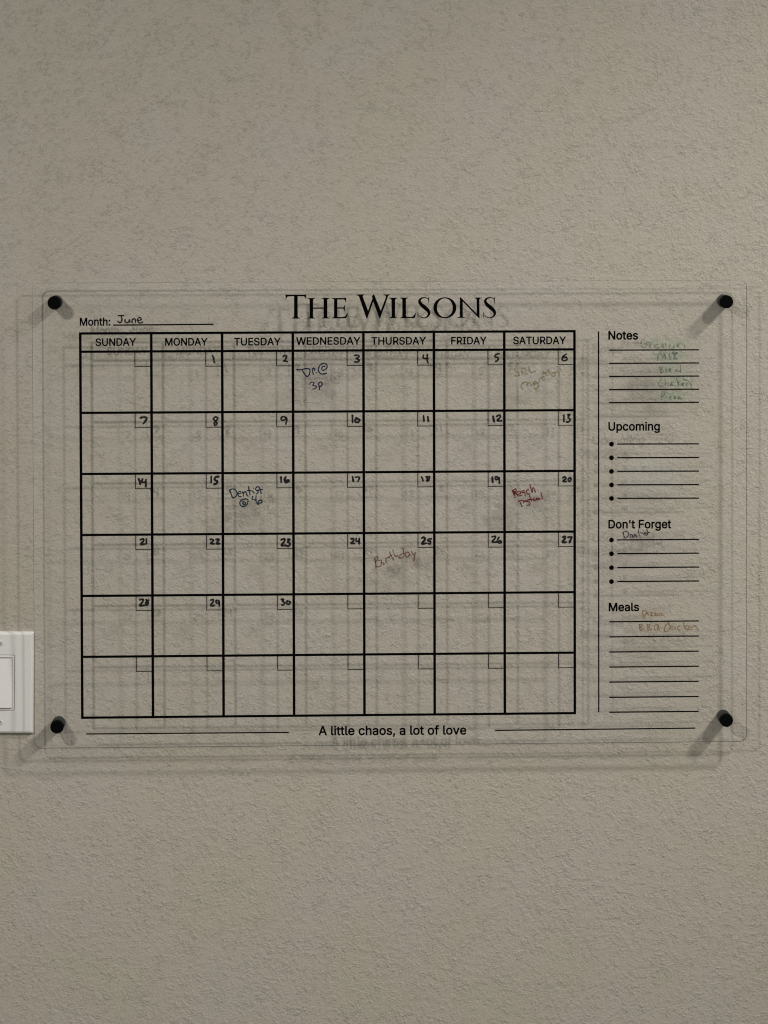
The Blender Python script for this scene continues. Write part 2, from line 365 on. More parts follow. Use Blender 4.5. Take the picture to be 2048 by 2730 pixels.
# ---- sans lettering (outlines in 1/1000 em: advance, then closed loops)
GLY = {"'":[206,[78,318,70,509,136,509,128,318]],",":[188,[38,-119,68,71,137,71,84,-119]],":":[188,[95,-4,78,-1,63,9,53,24,50,41,53,59,63,73,78,83,95,87,113,83,128,73,138,59,141,41,138,24,128,9,113,-1],[95,271,78,274,63,284,53,299,50,316,53,334,63,349,78,359,95,362,113,359,128,349,138,334,141,316,138,299,128,284,113,274]],"A":[480,[16,0,201,509,276,509,463,0,395,0,287,302,276,334,264,372,250,420,232,478,245,478,228,419,213,371,201,333,191,302,85,0],[110,142,110,199,370,199,370,142]],"D":[502,[219,0,96,0,96,57,215,57,272,63,318,81,354,110,379,149,394,198,399,255,394,312,379,361,354,399,320,428,275,446,221,452,93,452,93,509,225,509,294,501,353,478,399,441,433,391,455,329,462,255,455,181,433,119,398,68,351,31,291,8],[125,509,125,0,60,0,60,509]],"E":[419,[60,0,60,509,372,509,372,452,125,452,125,286,355,286,355,229,125,229,125,57,375,57,375,0]],"F":[410,[60,0,60,509,369,509,369,452,125,452,125,278,346,278,346,221,125,221,125,0]],"H":[517,[60,0,60,509,125,509,125,289,392,289,392,509,457,509,457,0,392,0,392,232,125,232,125,0]],"I":[300,[31,0,31,57,118,57,118,452,31,452,31,509,269,509,269,452,183,452,183,57,269,57,269,0]],"M":[628,[60,0,60,509,152,509,277,187,282,174,287,159,293,141,299,123,305,103,311,84,317,65,322,49,307,49,312,65,318,83,324,102,330,121,336,140,342,158,348,174,352,187,476,509,568,509,568,0,504,0,504,291,504,308,504,327,505,347,505,369,506,391,506,413,507,435,507,457,513,457,505,433,498,409,490,386,482,363,474,341,467,322,461,305,456,291,342,0,286,0,170,291,165,304,159,321,152,340,145,361,137,384,129,408,121,432,112,457,119,457,119,437,120,416,120,394,121,372,121,350,122,328,122,309,122,291,122,0]],"N":[523,[60,0,60,509,136,509,343,183,352,169,363,151,375,130,388,107,401,82,414,55,405,54,402,81,401,108,400,134,399,157,399,178,399,195,399,509,463,509,463,0,387,0,202,290,190,310,177,331,164,354,148,381,130,413,108,452,119,454,121,417,122,384,123,354,124,328,125,307,125,291,125,0]],"O":[533,[267,-7,205,1,150,25,105,63,70,115,48,179,40,254,48,329,70,393,105,445,150,484,205,508,267,516,329,508,384,484,429,445,464,393,486,329,493,254,486,179,464,115,429,63,384,25,329,1],[267,53,310,59,349,76,383,105,408,144,425,194,430,254,425,314,408,365,383,404,349,433,310,450,267,456,223,450,184,433,151,404,125,364,109,314,103,254,109,194,125,144,151,105,184,76,223,59]],"R":[449,[60,0,60,509,236,509,290,504,333,489,367,465,390,433,405,395,409,352,405,309,390,271,367,240,333,217,289,203,236,198,96,198,96,255,234,255,269,258,298,267,319,281,334,300,342,324,345,352,342,380,334,405,319,425,298,440,269,449,233,452,125,452,125,0],[353,0,230,229,303,229,428,0]],"S":[447,[224,-9,172,-4,128,9,91,31,64,60,46,96,38,137,104,137,110,110,123,88,142,71,166,59,194,52,224,49,257,52,286,60,311,74,329,92,341,114,346,139,342,161,332,179,316,193,296,205,272,214,245,222,184,239,128,260,86,289,60,326,52,372,58,413,75,448,102,476,138,498,180,511,227,516,275,511,316,498,351,476,377,449,394,415,401,378,337,378,326,412,302,437,267,453,225,459,194,456,167,448,145,435,129,418,118,398,115,376,119,352,131,334,148,319,169,308,191,300,212,293,264,279,287,272,312,264,336,252,359,238,379,220,395,198,405,171,408,139,403,99,386,64,360,34,323,11,278,-4]],"T":[449,[32,452,32,509,417,509,417,452,257,452,257,0,193,0,193,452]],"U":[517,[259,-8,203,-2,154,15,114,43,85,80,66,124,60,173,60,509,124,509,124,178,128,144,141,113,160,87,187,68,220,56,259,52,298,56,331,68,357,87,377,113,389,144,393,178,393,509,457,509,457,173,451,124,433,80,403,43,363,15,315,-2]],"W":[686,[155,0,16,509,82,509,163,196,170,171,175,145,181,120,187,94,192,67,197,40,189,40,194,67,200,94,205,120,211,145,218,171,224,196,306,509,380,509,462,196,468,171,474,145,480,120,486,94,492,67,497,40,488,40,493,67,499,94,504,120,510,145,517,171,523,196,603,509,670,509,530,0,455,0,368,323,359,356,351,391,344,431,336,475,350,475,342,433,335,395,327,359,318,323,230,0]],"Y":[472,[203,0,203,208,16,509,91,509,192,344,208,318,222,292,236,264,250,230,224,230,237,265,251,293,265,318,280,344,381,509,455,509,268,208,268,0]],"a":[389,[160,-9,126,-5,94,5,68,22,48,45,35,73,30,108,34,138,43,161,58,179,78,193,100,203,125,211,152,216,178,220,209,224,234,227,252,230,265,235,273,243,276,255,276,257,273,279,267,297,256,311,240,322,220,329,196,331,171,329,149,322,132,313,118,301,107,288,100,274,41,291,57,322,79,346,104,364,133,375,163,382,194,384,215,383,239,379,263,372,286,360,306,343,322,320,333,290,337,251,337,0,277,0,277,52,272,52,264,38,252,25,236,12,215,1,190,-6],[170,45,202,49,228,59,248,74,263,93,272,115,276,138,276,190,270,186,259,182,246,179,231,176,216,173,200,171,186,169,175,168,154,164,134,159,117,150,103,139,95,124,92,105,94,87,102,72,114,61,130,52,149,47]],"c":[396,[207,-8,159,-2,117,16,82,46,56,85,40,133,34,187,40,243,56,291,82,330,117,360,159,378,207,384,234,383,260,377,284,368,305,356,324,341,340,322,353,301,362,277,303,262,298,276,290,289,281,301,270,311,257,319,242,325,226,329,207,330,173,325,145,310,124,287,108,258,99,224,96,187,99,151,108,117,124,89,145,66,173,51,207,46,226,48,243,52,258,58,271,66,282,76,292,89,299,102,304,117,363,102,354,78,341,56,325,37,306,21,285,9,261,-1,235,-6]],"e":[404,[212,-8,161,-2,117,16,82,46,56,85,40,132,34,187,39,242,55,290,81,329,115,359,157,378,205,384,236,382,266,374,294,361,319,341,341,315,357,282,368,242,371,194,371,169,75,169,75,221,309,221,307,237,298,269,283,294,263,314,237,326,205,330,173,326,146,313,125,294,109,270,99,241,96,211,96,178,100,139,110,106,128,80,151,61,179,50,212,46,234,48,254,53,271,61,285,73,297,88,306,105,365,91,353,63,335,39,311,19,283,4,249,-5]],"f":[254,[228,379,228,327,6,327,6,379],[81,0,81,432,84,461,96,486,113,505,135,519,161,527,187,530,207,529,222,527,234,524,243,521,227,468,222,470,215,472,206,473,195,474,171,470,154,460,145,443,142,419,142,0]],"g":[425,[207,-151,168,-148,134,-140,105,-127,82,-110,64,-91,51,-69,101,-41,110,-53,122,-66,136,-78,154,-88,178,-95,207,-97,249,-92,282,-75,304,-47,311,-6,311,68,306,68,298,56,287,41,272,28,252,16,227,8,195,5,152,10,113,27,80,53,55,90,39,136,34,191,39,246,55,293,80,332,112,361,152,378,196,384,228,382,253,373,273,360,288,346,299,331,308,319,313,319,313,379,372,379,372,-9,367,-54,350,-90,324,-117,291,-136,251,-147],[205,59,237,63,264,75,285,95,300,121,309,154,312,193,309,231,300,264,285,291,264,312,237,325,205,330,172,325,145,312,124,290,109,262,99,229,96,193,99,155,109,123,124,96,145,76,172,63]],"h":[410,[114,227,114,0,53,0,53,509,114,509,114,287,102,287,124,332,152,362,187,379,227,384,264,380,295,369,321,349,341,321,353,285,357,240,357,0,296,0,296,235,290,275,273,304,246,323,210,329,184,326,161,317,141,303,126,283,117,257]],"i":[167,[53,0,53,379,114,379,114,0],[84,443,67,446,54,455,44,468,41,483,44,499,54,512,67,521,84,524,100,521,114,512,123,499,126,483,123,468,114,455,100,446]],"l":[189,[139,-2,101,3,74,20,58,47,53,84,53,509,114,509,114,99,115,77,120,62,130,54,146,52,154,52,160,53,165,53,170,54,181,3,172,1,162,-1,151,-2]],"m":[610,[53,0,53,379,112,379,112,295,108,295,118,323,132,346,151,363,172,376,195,384,219,386,257,380,287,361,309,331,321,295,312,295,322,321,337,343,357,361,381,375,407,383,437,386,468,383,497,372,522,354,541,328,553,296,557,255,557,0,496,0,496,254,490,289,473,313,447,326,419,330,395,328,374,320,358,307,345,290,338,270,335,247,335,0,274,0,274,260,269,288,253,311,229,326,199,330,178,328,158,320,140,307,126,289,117,266,114,238,114,0]],"n":[410,[114,227,114,0,53,0,53,379,112,379,112,287,102,287,124,332,152,362,187,379,227,384,264,380,295,369,321,349,341,321,353,285,357,240,357,0,296,0,296,235,290,275,273,304,246,323,210,329,184,326,161,317,141,303,126,283,117,257]],"o":[415,[207,-8,159,-2,117,16,82,46,56,85,40,133,34,187,40,243,56,291,82,330,117,360,159,378,207,384,256,378,299,360,333,330,359,291,376,243,381,187,376,133,359,85,333,46,299,16,256,-2],[207,46,242,51,270,66,292,89,307,117,316,151,319,187,316,224,307,258,292,287,270,310,242,325,207,330,173,325,145,310,124,287,108,258,99,224,96,187,99,151,108,117,124,89,145,66,173,51]],"p":[424,[53,-143,53,379,112,379,112,319,118,319,126,331,137,346,152,360,171,373,197,381,229,384,274,378,313,361,345,332,370,293,385,245,390,189,385,133,370,84,346,45,313,16,274,-2,229,-8,198,-5,173,4,153,17,138,31,127,46,118,59,114,59,114,-143],[220,47,253,51,279,66,301,88,316,117,325,151,328,189,325,227,316,261,301,290,280,311,253,325,220,330,188,325,161,312,140,291,125,263,116,229,113,189,116,150,125,115,140,86,162,65,188,51]],"r":[259,[53,0,53,379,112,379,112,321,115,321,130,347,152,367,181,380,213,385,221,385,229,384,237,384,243,384,243,322,239,323,230,324,219,325,207,326,182,323,159,315,140,301,126,284,117,262,114,237,114,0]],"s":[365,[182,-8,145,-5,112,3,84,18,62,38,45,63,36,94,94,107,105,79,124,60,150,49,181,45,217,50,244,62,262,81,268,103,265,121,254,136,237,147,212,155,149,170,104,186,72,208,53,237,47,274,51,305,65,332,87,354,115,370,149,381,187,384,223,381,254,372,279,358,299,339,314,316,324,290,268,277,258,298,243,316,219,328,187,333,156,329,131,317,114,299,109,277,112,258,124,243,144,232,172,223,229,209,275,194,306,171,325,142,331,107,326,75,312,47,290,24,260,6,223,-5]],"t":[227,[204,379,204,327,6,327,6,379],[65,471,126,471,126,98,128,76,136,61,150,53,170,50,177,50,185,51,194,52,202,54,213,2,203,-1,192,-3,180,-4,168,-4,125,2,92,21,72,52,65,93]],"v":[389,[163,0,17,379,84,379,165,155,177,121,187,87,196,53,206,21,184,21,194,53,203,87,213,121,224,155,305,379,371,379,226,0]]}
CAP = 509.0
def area(lp): return sum(lp[i - 1][0] * lp[i][1] - lp[i][0] * lp[i - 1][1] for i in range(len(lp))) / 2
def text(name, s, x0, y0, x1, y1, cap_px, bold=9.0, track=0.0, label=None):
    """word set on the baseline from (x0,y0) to (x1,y1), capitals cap_px high"""
    loops, groups, pen = [], [], 0.0
    for ch in s:
        if ch == ' ': pen += 200; continue
        g = GLY[ch]; ls = [[(l[i], l[i + 1]) for i in range(0, len(l), 2)] for l in g[1:]]
        ar = [area(lp) for lp in ls]
        for lp, a in zip(ls, ar):                   # outer contours turn one way, counters the other
            if a * ar[0] > 0: groups.append([len(loops)])
            else: groups[-1].append(len(loops))
            loops.append([(x + pen, y) for x, y in lp])
        pen += g[0] + track
    xs = [x for l in loops for x, y in l]; xa, xb = min(xs), max(xs)
    a, b = Vector(P(x0, y0)), Vector(P(x1, y1)); up = Vector((0, cap_px / 2.2))
    res = [[tuple(a + (b - a) * ((x - xa) / (xb - xa)) + up * (y / CAP)) for x, y in l] for l in loops]
    vs, fs = [], []
    for gi, ids in enumerate(groups):               # overlapping strokes of a letter lie a hair apart
        me = filled(name, [res[i] for i in ids], ZP + 0.004 * (gi % 2)); k = len(vs)
        vs += [v.co.copy() for v in me.vertices]; fs += [tuple(k + i for i in p.vertices) for p in me.polygons]
    h = bold * 0.001 * (cap_px / 2.2) / CAP * 1000      # the print is a little heavier than the outline
    for lp in res:                                      # so every contour is also inked as a line
        for i in range(len(lp)):
            a, b = Vector(lp[i - 1]), Vector(lp[i]); d = b - a
            if d.length < 1e-4: continue
            d.normalize(); m = Vector((-d.y, d.x)) * h; e = d * h * 0.6; k = len(vs)
            for q in (a - e - m, b + e - m, b + e + m, a - e + m): vs.append(L3(q.x, q.y, ZP + 0.01))
            fs.append((k, k + 1, k + 2, k + 3))
    return link(name, mesh(name, vs, fs), MAT['print'], cal, label)

DAYS = (("SUNDAY", 255.5, 922, 362.2, 921.3), ("MONDAY", 441, 921.3, 553, 920.7), ("TUESDAY", 625, 920.7, 748, 920.0),
        ("WEDNESDAY", 790.5, 918.9, 960.3, 918.3), ("THURSDAY", 991, 918.6, 1135.4, 918.1),
        ("FRIDAY", 1203.6, 917.9, 1296.6, 917.5), ("SATURDAY", 1369, 917.3, 1508.5, 917.0))
for w, a, b, c, d in DAYS: text("weekday_name", w, a, b, c, d, 19.2, bold=20, label="printed weekday name " + w)
text("heading", "Notes", 1623, 904.8, 1700.5, 904.6, 21.6, bold=24, label="printed heading Notes")
text("heading", "Upcoming", 1623, 1147.6, 1758.7, 1147.2, 21.8, bold=21, label="printed heading Upcoming")
text("heading", "Don't Forget", 1623, 1408.4, 1789, 1408.0, 21.8, bold=21, label="printed heading Don't Forget")
text("heading", "Meals", 1624, 1629.2, 1703.3, 1628.6, 21.4, bold=23, label="printed heading Meals")
text("heading", "Month:", 213.6, 868.0, 293.6, 867.6, 20.3, bold=20, label="printed heading Month")
text("motto", "A little chaos, a lot of love", 850.4, 1959.8, 1242.8, 1957.8, 23.4, bold=20, label="printed line reading A little chaos, a lot of love")

# ---- the title, inscriptional roman capitals
K = 5.3516
def tr(pts, ox, oy=760): return [P(ox + x / K, oy + y / K) for x, y in pts]
def smooth(pts, n=6):
    o = []
    for i in range(len(pts) - 1):
        p0 = pts[max(i - 1, 0)]; p1 = pts[i]; p2 = pts[i + 1]; p3 = pts[min(i + 2, len(pts) - 1)]
        for k in range(n):
            t = k / n
            o.append(tuple(0.5 * ((2 * b) + (c - a) * t + (2 * a - 5 * b + 4 * c - d) * t * t + (3 * b - a - 3 * c + d) * t ** 3)
                           for a, b, c, d in zip(p0, p1, p2, p3)))
    o.append(tuple(pts[-1])); return o
def ell(cx, cy, rx, ry, tilt=0, n=48):
    t0 = math.radians(tilt); o = []
    for k in range(n):
        a = 2 * math.pi * k / n; x, y = rx * math.cos(a), ry * math.sin(a)
        o.append((cx + x * math.cos(t0) - y * math.sin(t0), cy + x * math.sin(t0) + y * math.cos(t0)))
    return o
def esse(dx):
    """S as one outline from a spine with its own width at every knot"""
    sp = [(604, 214, 8), (585, 190, 13), (545, 179, 15), (500, 190, 24), (474, 228, 38), (500, 278, 50), (552, 322, 55),
          (598, 368, 48), (610, 408, 38), (590, 446, 24), (545, 468, 15), (492, 456, 13), (456, 420, 8)]
    s = smooth(sp, 5); a, b = [], []
    for i, (x, y, w) in enumerate(s):
        x0, y0 = s[max(i - 1, 0)][:2]; x1, y1 = s[min(i + 1, len(s) - 1)][:2]
        l = math.hypot(x1 - x0, y1 - y0); nx, ny = -(y1 - y0) / l, (x1 - x0) / l
        a.append((x + nx * w / 2 + dx, y + ny * w / 2)); b.append((x - nx * w / 2 + dx, y - ny * w / 2))
    return a + b[::-1]
R7, R8 = 730, 1030
title = [
    tr([(168,132),(200,138),(430,138),(462,132),(466,192),(456,195),(446,172),(428,161),(342,159),(342,442),(350,460),(374,469),(374,478),(256,478),(256,469),(280,461),(290,442),(290,159),(210,161),(192,169),(182,186),(176,206),(168,205)], R7),
    tr([(480,184),(590,184),(590,192),(568,198),(562,212),(562,319),(712,319),(712,212),(706,198),(682,192),(682,183),(800,183),(800,191),(772,198),(765,212),(765,448),(771,462),(800,469),(800,477),(682,477),(682,469),(706,462),(712,448),(712,338),(562,338),(562,448),(568,462),(590,469),(590,477),(478,477),(478,469),(506,462),(512,448),(512,212),(506,198),(480,192)], R7),
    tr([(825,184),(1000,184),(1034,176),(1034,240),(1024,244),(1018,218),(1000,206),(908,206),(908,318),(992,318),(1004,306),(1007,286),(1016,286),(1016,372),(1007,372),(1002,348),(990,336),(908,336),(908,455),(985,455),(1020,445),(1044,408),(1060,400),(1050,440),(1030,474),(985,475),(828,476),(828,468),(852,461),(860,448),(860,210),(852,198),(825,192)], R7),
    tr([(1180,133),(1296,133),(1296,141),(1273,149),(1272,166),(1346,366),(1408,190),(1398,160),(1425,128),(1440,150),(1527,366),(1601,172),(1598,150),(1562,141),(1562,133),(1656,133),(1656,141),(1634,153),(1519,478),(1509,478),(1420,236),(1334,478),(1323,478),(1214,158),(1180,142)], R7),
    tr([(38,180),(162,180),(162,188),(134,196),(128,212),(127,446),(134,458),(160,464),(160,472),(44,472),(44,464),(68,458),(76,446),(74,212),(66,196),(38,188)], R8),
    tr([(195,180),(310,179),(310,187),(288,195),(282,210),(282,440),(292,454),(345,455),(380,448),(405,415),(428,388),(420,430),(405,472),(195,474),(195,465),(220,458),(229,446),(229,210),(222,196),(195,188)], R8),
    tr(esse(0), R8), tr([(598,176),(613,176),(610,262),(602,262)], R8), tr([(446,384),(454,386),(460,462),(448,462)], R8),
    tr(ell(836, 324, 164, 151), R8), tr(ell(836, 323, 112, 134, 0), R8),
    tr([(1050,170),(1066,178),(1290,408),(1290,206),(1283,194),(1257,187),(1257,178),(1366,178),(1366,186),(1338,193),(1329,206),(1332,478),(1318,470),(1092,236),(1092,442),(1100,455),(1127,461),(1127,469),(1014,469),(1014,461),(1044,454),(1050,442)], R8),
    tr(esse(938), R8), tr([(1536,176),(1551,176),(1548,262),(1540,262)], R8), tr([(1384,384),(1392,386),(1398,462),(1386,462)], R8),
]
tchar = [(0,), (1,), (2,), (3,), (4,), (5,), (6,), (9, 10), (11,), (12,)]
names = "THEWILSONS"
ttl = None
verts, faces = [], []
def add(loops, dz):
    m = filled("t", loops, ZP + dz); i = len(verts)
    verts.extend([v.co.copy() for v in m.vertices]); faces.extend([tuple(i + k for k in f.vertices) for f in m.polygons])
for ids in tchar: add([title[i] for i in ids], 0)
for i in (7, 8, 13, 14): add([title[i]], 0.02)
link("title", mesh("title", verts, faces), MAT['print'], cal, "printed title THE WILSONS in black roman capitals")

# ------------------------------------------------------------------ handwriting
rnd = random.Random(11)
ZI = ZF + 0.30
stroke_no = [0]
def strokes(name, view, lines, w, mat, label, scale_w=True):
    """view = (ox, oy, magnification) of the close-up the strokes were read from; w in mm"""
    ox, oy, k = view
    vs, fs = [], []
    for ln in lines:
        stroke_no[0] += 1
        pts = [P(ox + x / k, oy + y / k, ZI) for x, y in ln]
        if len(pts) == 1:
            x, y = pts[0]; pts = [(x - 0.3, y), (x + 0.3, y - 0.1)]
        s = smooth(pts, 5) if len(pts) > 2 else smooth(pts, 4)
        # drop duplicates
        q = [s[0]]
        for p in s[1:]:
            if math.hypot(p[0] - q[-1][0], p[1] - q[-1][1]) > 0.12: q.append(p)
        if len(q) < 2: continue
        m = len(q); ph = rnd.random() * 6.28; base = 1.42 * w * rnd.uniform(0.9, 1.1)
        z0 = ZI + 0.004 * (stroke_no[0] % 23)
        i0 = len(vs)
        # round-ended ribbon; it climbs a hair along its length so crossings never share a plane
        ring = []
        for i, (x, y) in enumerate(q):
            x0, y0 = q[max(i - 1, 0)]; x1, y1 = q[min(i + 1, m - 1)]
            l = math.hypot(x1 - x0, y1 - y0) or 1; nx, ny = -(y1 - y0) / l, (x1 - x0) / l
            ww = base * (1 + 0.13 * math.sin(ph + i * 0.9) + rnd.uniform(-0.05, 0.05)) / 2
            z = z0 + 0.05 * i / m
            ring.append((x, y, nx, ny, ww, z))
        x, y, nx, ny, ww, z = ring[0]; tx, ty = ny, -nx
        e = [(x - tx * ww * 0.8, y - ty * ww * 0.8, z)]
        vs.append(L3(*e[0]))
        for x, y, nx, ny, ww, z in ring: vs.append(L3(x + nx * ww, y + ny * ww, z)); vs.append(L3(x - nx * ww, y - ny * ww, z))
        x, y, nx, ny, ww, z = ring[-1]; tx, ty = ny, -nx
        vs.append(L3(x + tx * ww * 0.8, y + ty * ww * 0.8, z))
        fs.append((i0, i0 + 2, i0 + 1))
        for i in range(m - 1):
            a = i0 + 1 + 2 * i; fs.append((a, a + 1, a + 3, a + 2))
        last = len(vs) - 1; fs.append((last, last - 2, last - 1))
    return link(name, mesh(name, vs, fs), mat, cal, label)

A1, A2, A3 = (0, 720, 2.37), (650, 720, 2.37), (1348, 720, 2.37)
G1, G2, G3 = (200, 1060, 3.318), (650, 1060, 3.318), (1100, 1060, 3.318)
G4, G5, G6 = (200, 1400, 3.318), (650, 1400, 3.318), (1100, 1400, 3.318)
NUM = {
 1: (A1, [[(1343,540),(1350,556),(1352,575),(1358,586)]]),
 2: ((680,940,6.381), [[(478,72),(500,52),(528,55),(537,82),(520,105),(510,140)],[(480,146),(515,140),(535,150),(556,156)]]),
 3: (A2, [[(700,540),(722,538),(727,550),(711,559),(728,567),(722,581),(700,580)]]),
 4: (A2, [[(1136,535),(1135,556),(1166,560)],[(1160,533),(1159,570),(1166,588)]]),
 5: (A2, [[(1616,528),(1592,535),(1588,548),(1606,553),(1605,570),(1591,578)]]),
 6: (A3, [[(384,530),(362,548),(357,566),(374,573),(389,563),(382,550),(364,556)]]),
 7: (G1, [[(578,180),(610,172),(636,182),(625,205),(604,232)]]),
 8: (G1, [[(1268,180),(1242,172),(1226,188),(1242,208),(1256,228),(1242,246),(1232,232),(1246,208),(1264,188)]]),
 9: (G2, [[(378,182),(352,167),(331,182),(338,200),(362,196),(379,180),(380,202),(372,235)]]),
 10: (G2, [[(962,155),(963,222)],[(1000,176),(986,195),(990,217),(1013,217),(1025,202),(1012,188),(998,190)]]),
 11: (G3, [[(97,160),(101,212)],[(134,165),(141,212)]]),
 12: (G3, [[(712,162),(722,215)],[(742,168),(765,155),(777,170),(750,204),(790,205)]]),
 13: (G3, [[(1340,152),(1338,215)],[(1370,153),(1392,150),(1376,176),(1393,192),(1384,213),(1360,216)]]),
 14: (G1, [[(560,714),(572,738),(578,768)],[(600,716),(592,748),(628,746)],[(628,722),(627,790)]]),
 15: (G1, [[(1206,694),(1205,752)],[(1276,698),(1242,704),(1238,728),(1260,740),(1250,762),(1228,766)]]),
 16: (G2, [[(330,700),(332,750)],[(374,698),(361,726),(372,750),(396,744),(396,728),(366,738)]]),
 17: (G2, [[(962,698),(970,742)],[(986,704),(1024,706),(1008,744)]]),
 18: (G3, [[(78,700),(88,716),(94,738)],[(152,700),(122,702),(136,720),(124,736),(142,732),(152,706)]]),
 19: (G3, [[(706,700),(709,752)],[(764,708),(736,700),(734,722),(760,720),(766,704),(769,758)]]),
 20: (G3, [[(1325,712),(1348,700),(1356,716),(1330,740),(1364,742)],[(1390,706),(1376,730),(1390,742),(1404,722),(1392,706)]]),
 21: (G4, [[(577,130),(604,122),(607,140),(580,170),(618,168)],[(632,120),(632,166)]]),
 22: (G4, [[(1195,126),(1220,128),(1220,144),(1200,163),(1234,166)],[(1246,128),(1277,126),(1252,164),(1282,164)]]),
 23: (G5, [[(330,130),(358,122),(360,142),(334,180),(370,178)],[(384,126),(408,128),(390,148),(411,162),(396,186),(376,182)]]),
 24: (G5, [[(948,122),(968,118),(970,140),(950,161),(982,162)],[(996,115),(994,142),(1022,140)],[(1022,115),(1022,166)]]),
 25: (G6, [[(80,115),(105,108),(108,130),(82,163),(122,160)],[(170,120),(142,125),(138,140),(160,144),(155,165),(133,161)]]),
 26: (G6, [[(702,104),(730,98),(730,116),(705,149),(742,151)],[(766,106),(750,138),(764,158),(786,152),(778,138),(756,145)]]),
 27: (G6, [[(1325,108),(1350,101),(1348,120),(1325,149),(1362,152)],[(1374,108),(1406,105),(1400,126),(1388,156)]]),
 28: (G4, [[(572,660),(600,656),(600,676),(575,713),(614,710)],[(628,658),(646,682),(642,706),(626,702),(630,684),(654,660)]]),
 29: (G4, [[(1198,664),(1222,659),(1222,678),(1200,713),(1236,710)],[(1274,668),(1250,666),(1252,690),(1274,686),(1275,666),(1278,718)]]),
 30: (G5, [[(330,656),(354,658),(342,674),(360,686),(350,706),(334,704)],[(388,666),(378,690),(398,700),(412,684),(396,672)]]),
}
for k, (v, ln) in NUM.items():
    strokes("date_number", v, ln, 1.65 if k < 7 else 1.75, MAT['black'], "handwritten black date number %d" % k)

strokes("handwriting", (200,820,7.541), [[(868,160),(925,162),(985,156)],[(928,162),(945,235),(930,292),(892,300),(862,272)],
  [(1008,235),(1008,285),(1048,302),(1084,285),(1095,238)],[(1096,242),(1108,302)],[(1152,300),(1150,245),(1190,226),(1215,245),(1217,302)],
  [(1268,262),(1330,244),(1322,205),(1285,205),(1259,250),(1282,303),(1330,308),(1364,290)]], 1.25, MAT['black'], "handwritten black word June on the month line")
strokes("handwriting", (680,940,6.381), [[(705,290),(780,292)],[(795,290),(850,275),(915,275),(935,300),(925,370),(890,408),(850,372),(820,325),(795,290)],
  [(975,270),(980,320),(998,372)],[(978,282),(1000,262),(1018,280),(1005,310)],[(1045,342)],
  [(1192,240),(1160,232),(1135,268),(1152,300),(1195,290),(1228,245),(1215,200),(1165,180),(1110,212),(1080,275),(1092,336),(1140,366),(1222,350)],
  [(932,540),(948,510),(980,500),(1005,520),(985,555),(1020,566),(1046,575),(1030,606),(980,624)],[(1084,515),(1090,570),(1102,632)],[(1086,520),(1120,500),(1146,530),(1135,562),(1100,580)]],
  1.05, MAT['navy'], "navy handwriting reading Dr. @ 3p")
strokes("handwriting", (580,1270,9.217), [[(300,330),(330,420),(360,500),(380,535)],[(300,332),(370,310),(440,330),(480,410),(460,488),(380,530)],
  [(505,432),(570,415),(578,380),(535,370),(505,420),(520,490),(590,492)],[(620,370),(642,498)],[(638,420),(675,375),(705,400),(725,460),(755,490)],
  [(765,245),(775,340),(800,455)],[(728,352),(790,345),(855,358)],[(868,370),(905,415)],[(885,290)],[(975,250),(935,310),(965,350),(1000,370),(985,420),(950,430)],
  [(995,240),(1040,300),(1060,370),(1078,432)],[(965,345),(1030,335),(1110,320)],
  [(750,570),(690,555),(610,575),(560,615),(555,690),(610,740),(690,725),(735,670),(752,600)],[(680,640),(642,622),(622,655),(648,692),(688,675),(690,640)],
  [(870,490),(850,545),(880,572),(935,580)],[(950,475),(945,560),(955,625),(1000,700)],[(1000,695),(1005,620),(1050,582),(1090,605),(1080,650),(1015,655)]],
  1.05, MAT['teal'], "blue-black handwriting reading Dentist @ 4p")
strokes("handwriting", (1340,1280,10.369), [[(262,285),(300,370),(335,430),(352,490)],[(268,290),(330,262),(368,240),(372,300),(310,340),(368,340),(372,380),(310,395)],[(290,310),(350,330),(320,380)],
  [(398,395),(460,385),(505,350),(480,308),(420,318),(395,370),(415,430),(480,430),(535,408)],[(605,300),(565,288),(532,320),(560,352),(605,335),(625,385),(622,440)],
  [(722,262),(680,270),(662,330),(700,385),(760,375)],[(755,108),(780,210),(820,340)],[(822,335),(830,240),(850,212),(885,260),(908,340)],
  [(435,590),(480,560),(530,558),(600,570)],[(470,570),(500,640),(545,742)],[(575,570),(590,640)],[(600,595),(640,570),(650,600)],[(700,560),(650,590),(720,600),(765,640),(735,690),(680,695)],
  [(748,420),(775,510),(812,598)],[(700,545),(820,525)],[(840,515),(862,575)],[(865,480),(895,570),(935,490)],[(985,500),(945,505),(955,555),(1000,530),(1005,500),(1040,545)],[(1060,340),(1082,430),(1105,525)]],
  1.0, MAT['red'], "dark red handwriting reading Beach Festival")
strokes("handwriting", (970,1450,9.217), [[(275,345),(285,470),(300,598)],[(250,400),(300,330),(342,312),(345,375),(292,440)],[(370,412),(425,400),(435,470),(400,555),(292,560)],
  [(432,462),(470,468),(505,490),(475,520)],[(550,470),(545,400),(562,345),(640,338)],[(632,190),(665,280),(738,402)],[(600,335),(650,290),(700,270)],[(715,148),(740,230),(778,322)],[(778,318),(825,285),(850,320),(885,352)],
  [(958,105),(985,200),(992,285),(950,345),(905,345),(885,290),(930,250),(985,235)],[(1110,215),(1050,205),(1022,265),(1050,322),(1100,310),(1125,240),(1130,270),(1165,290)],
  [(1170,178),(1195,230),(1235,262)],[(1270,208),(1250,300),(1230,425)]], 0.85, MAT['maroon'], "maroon handwriting reading Birthday")
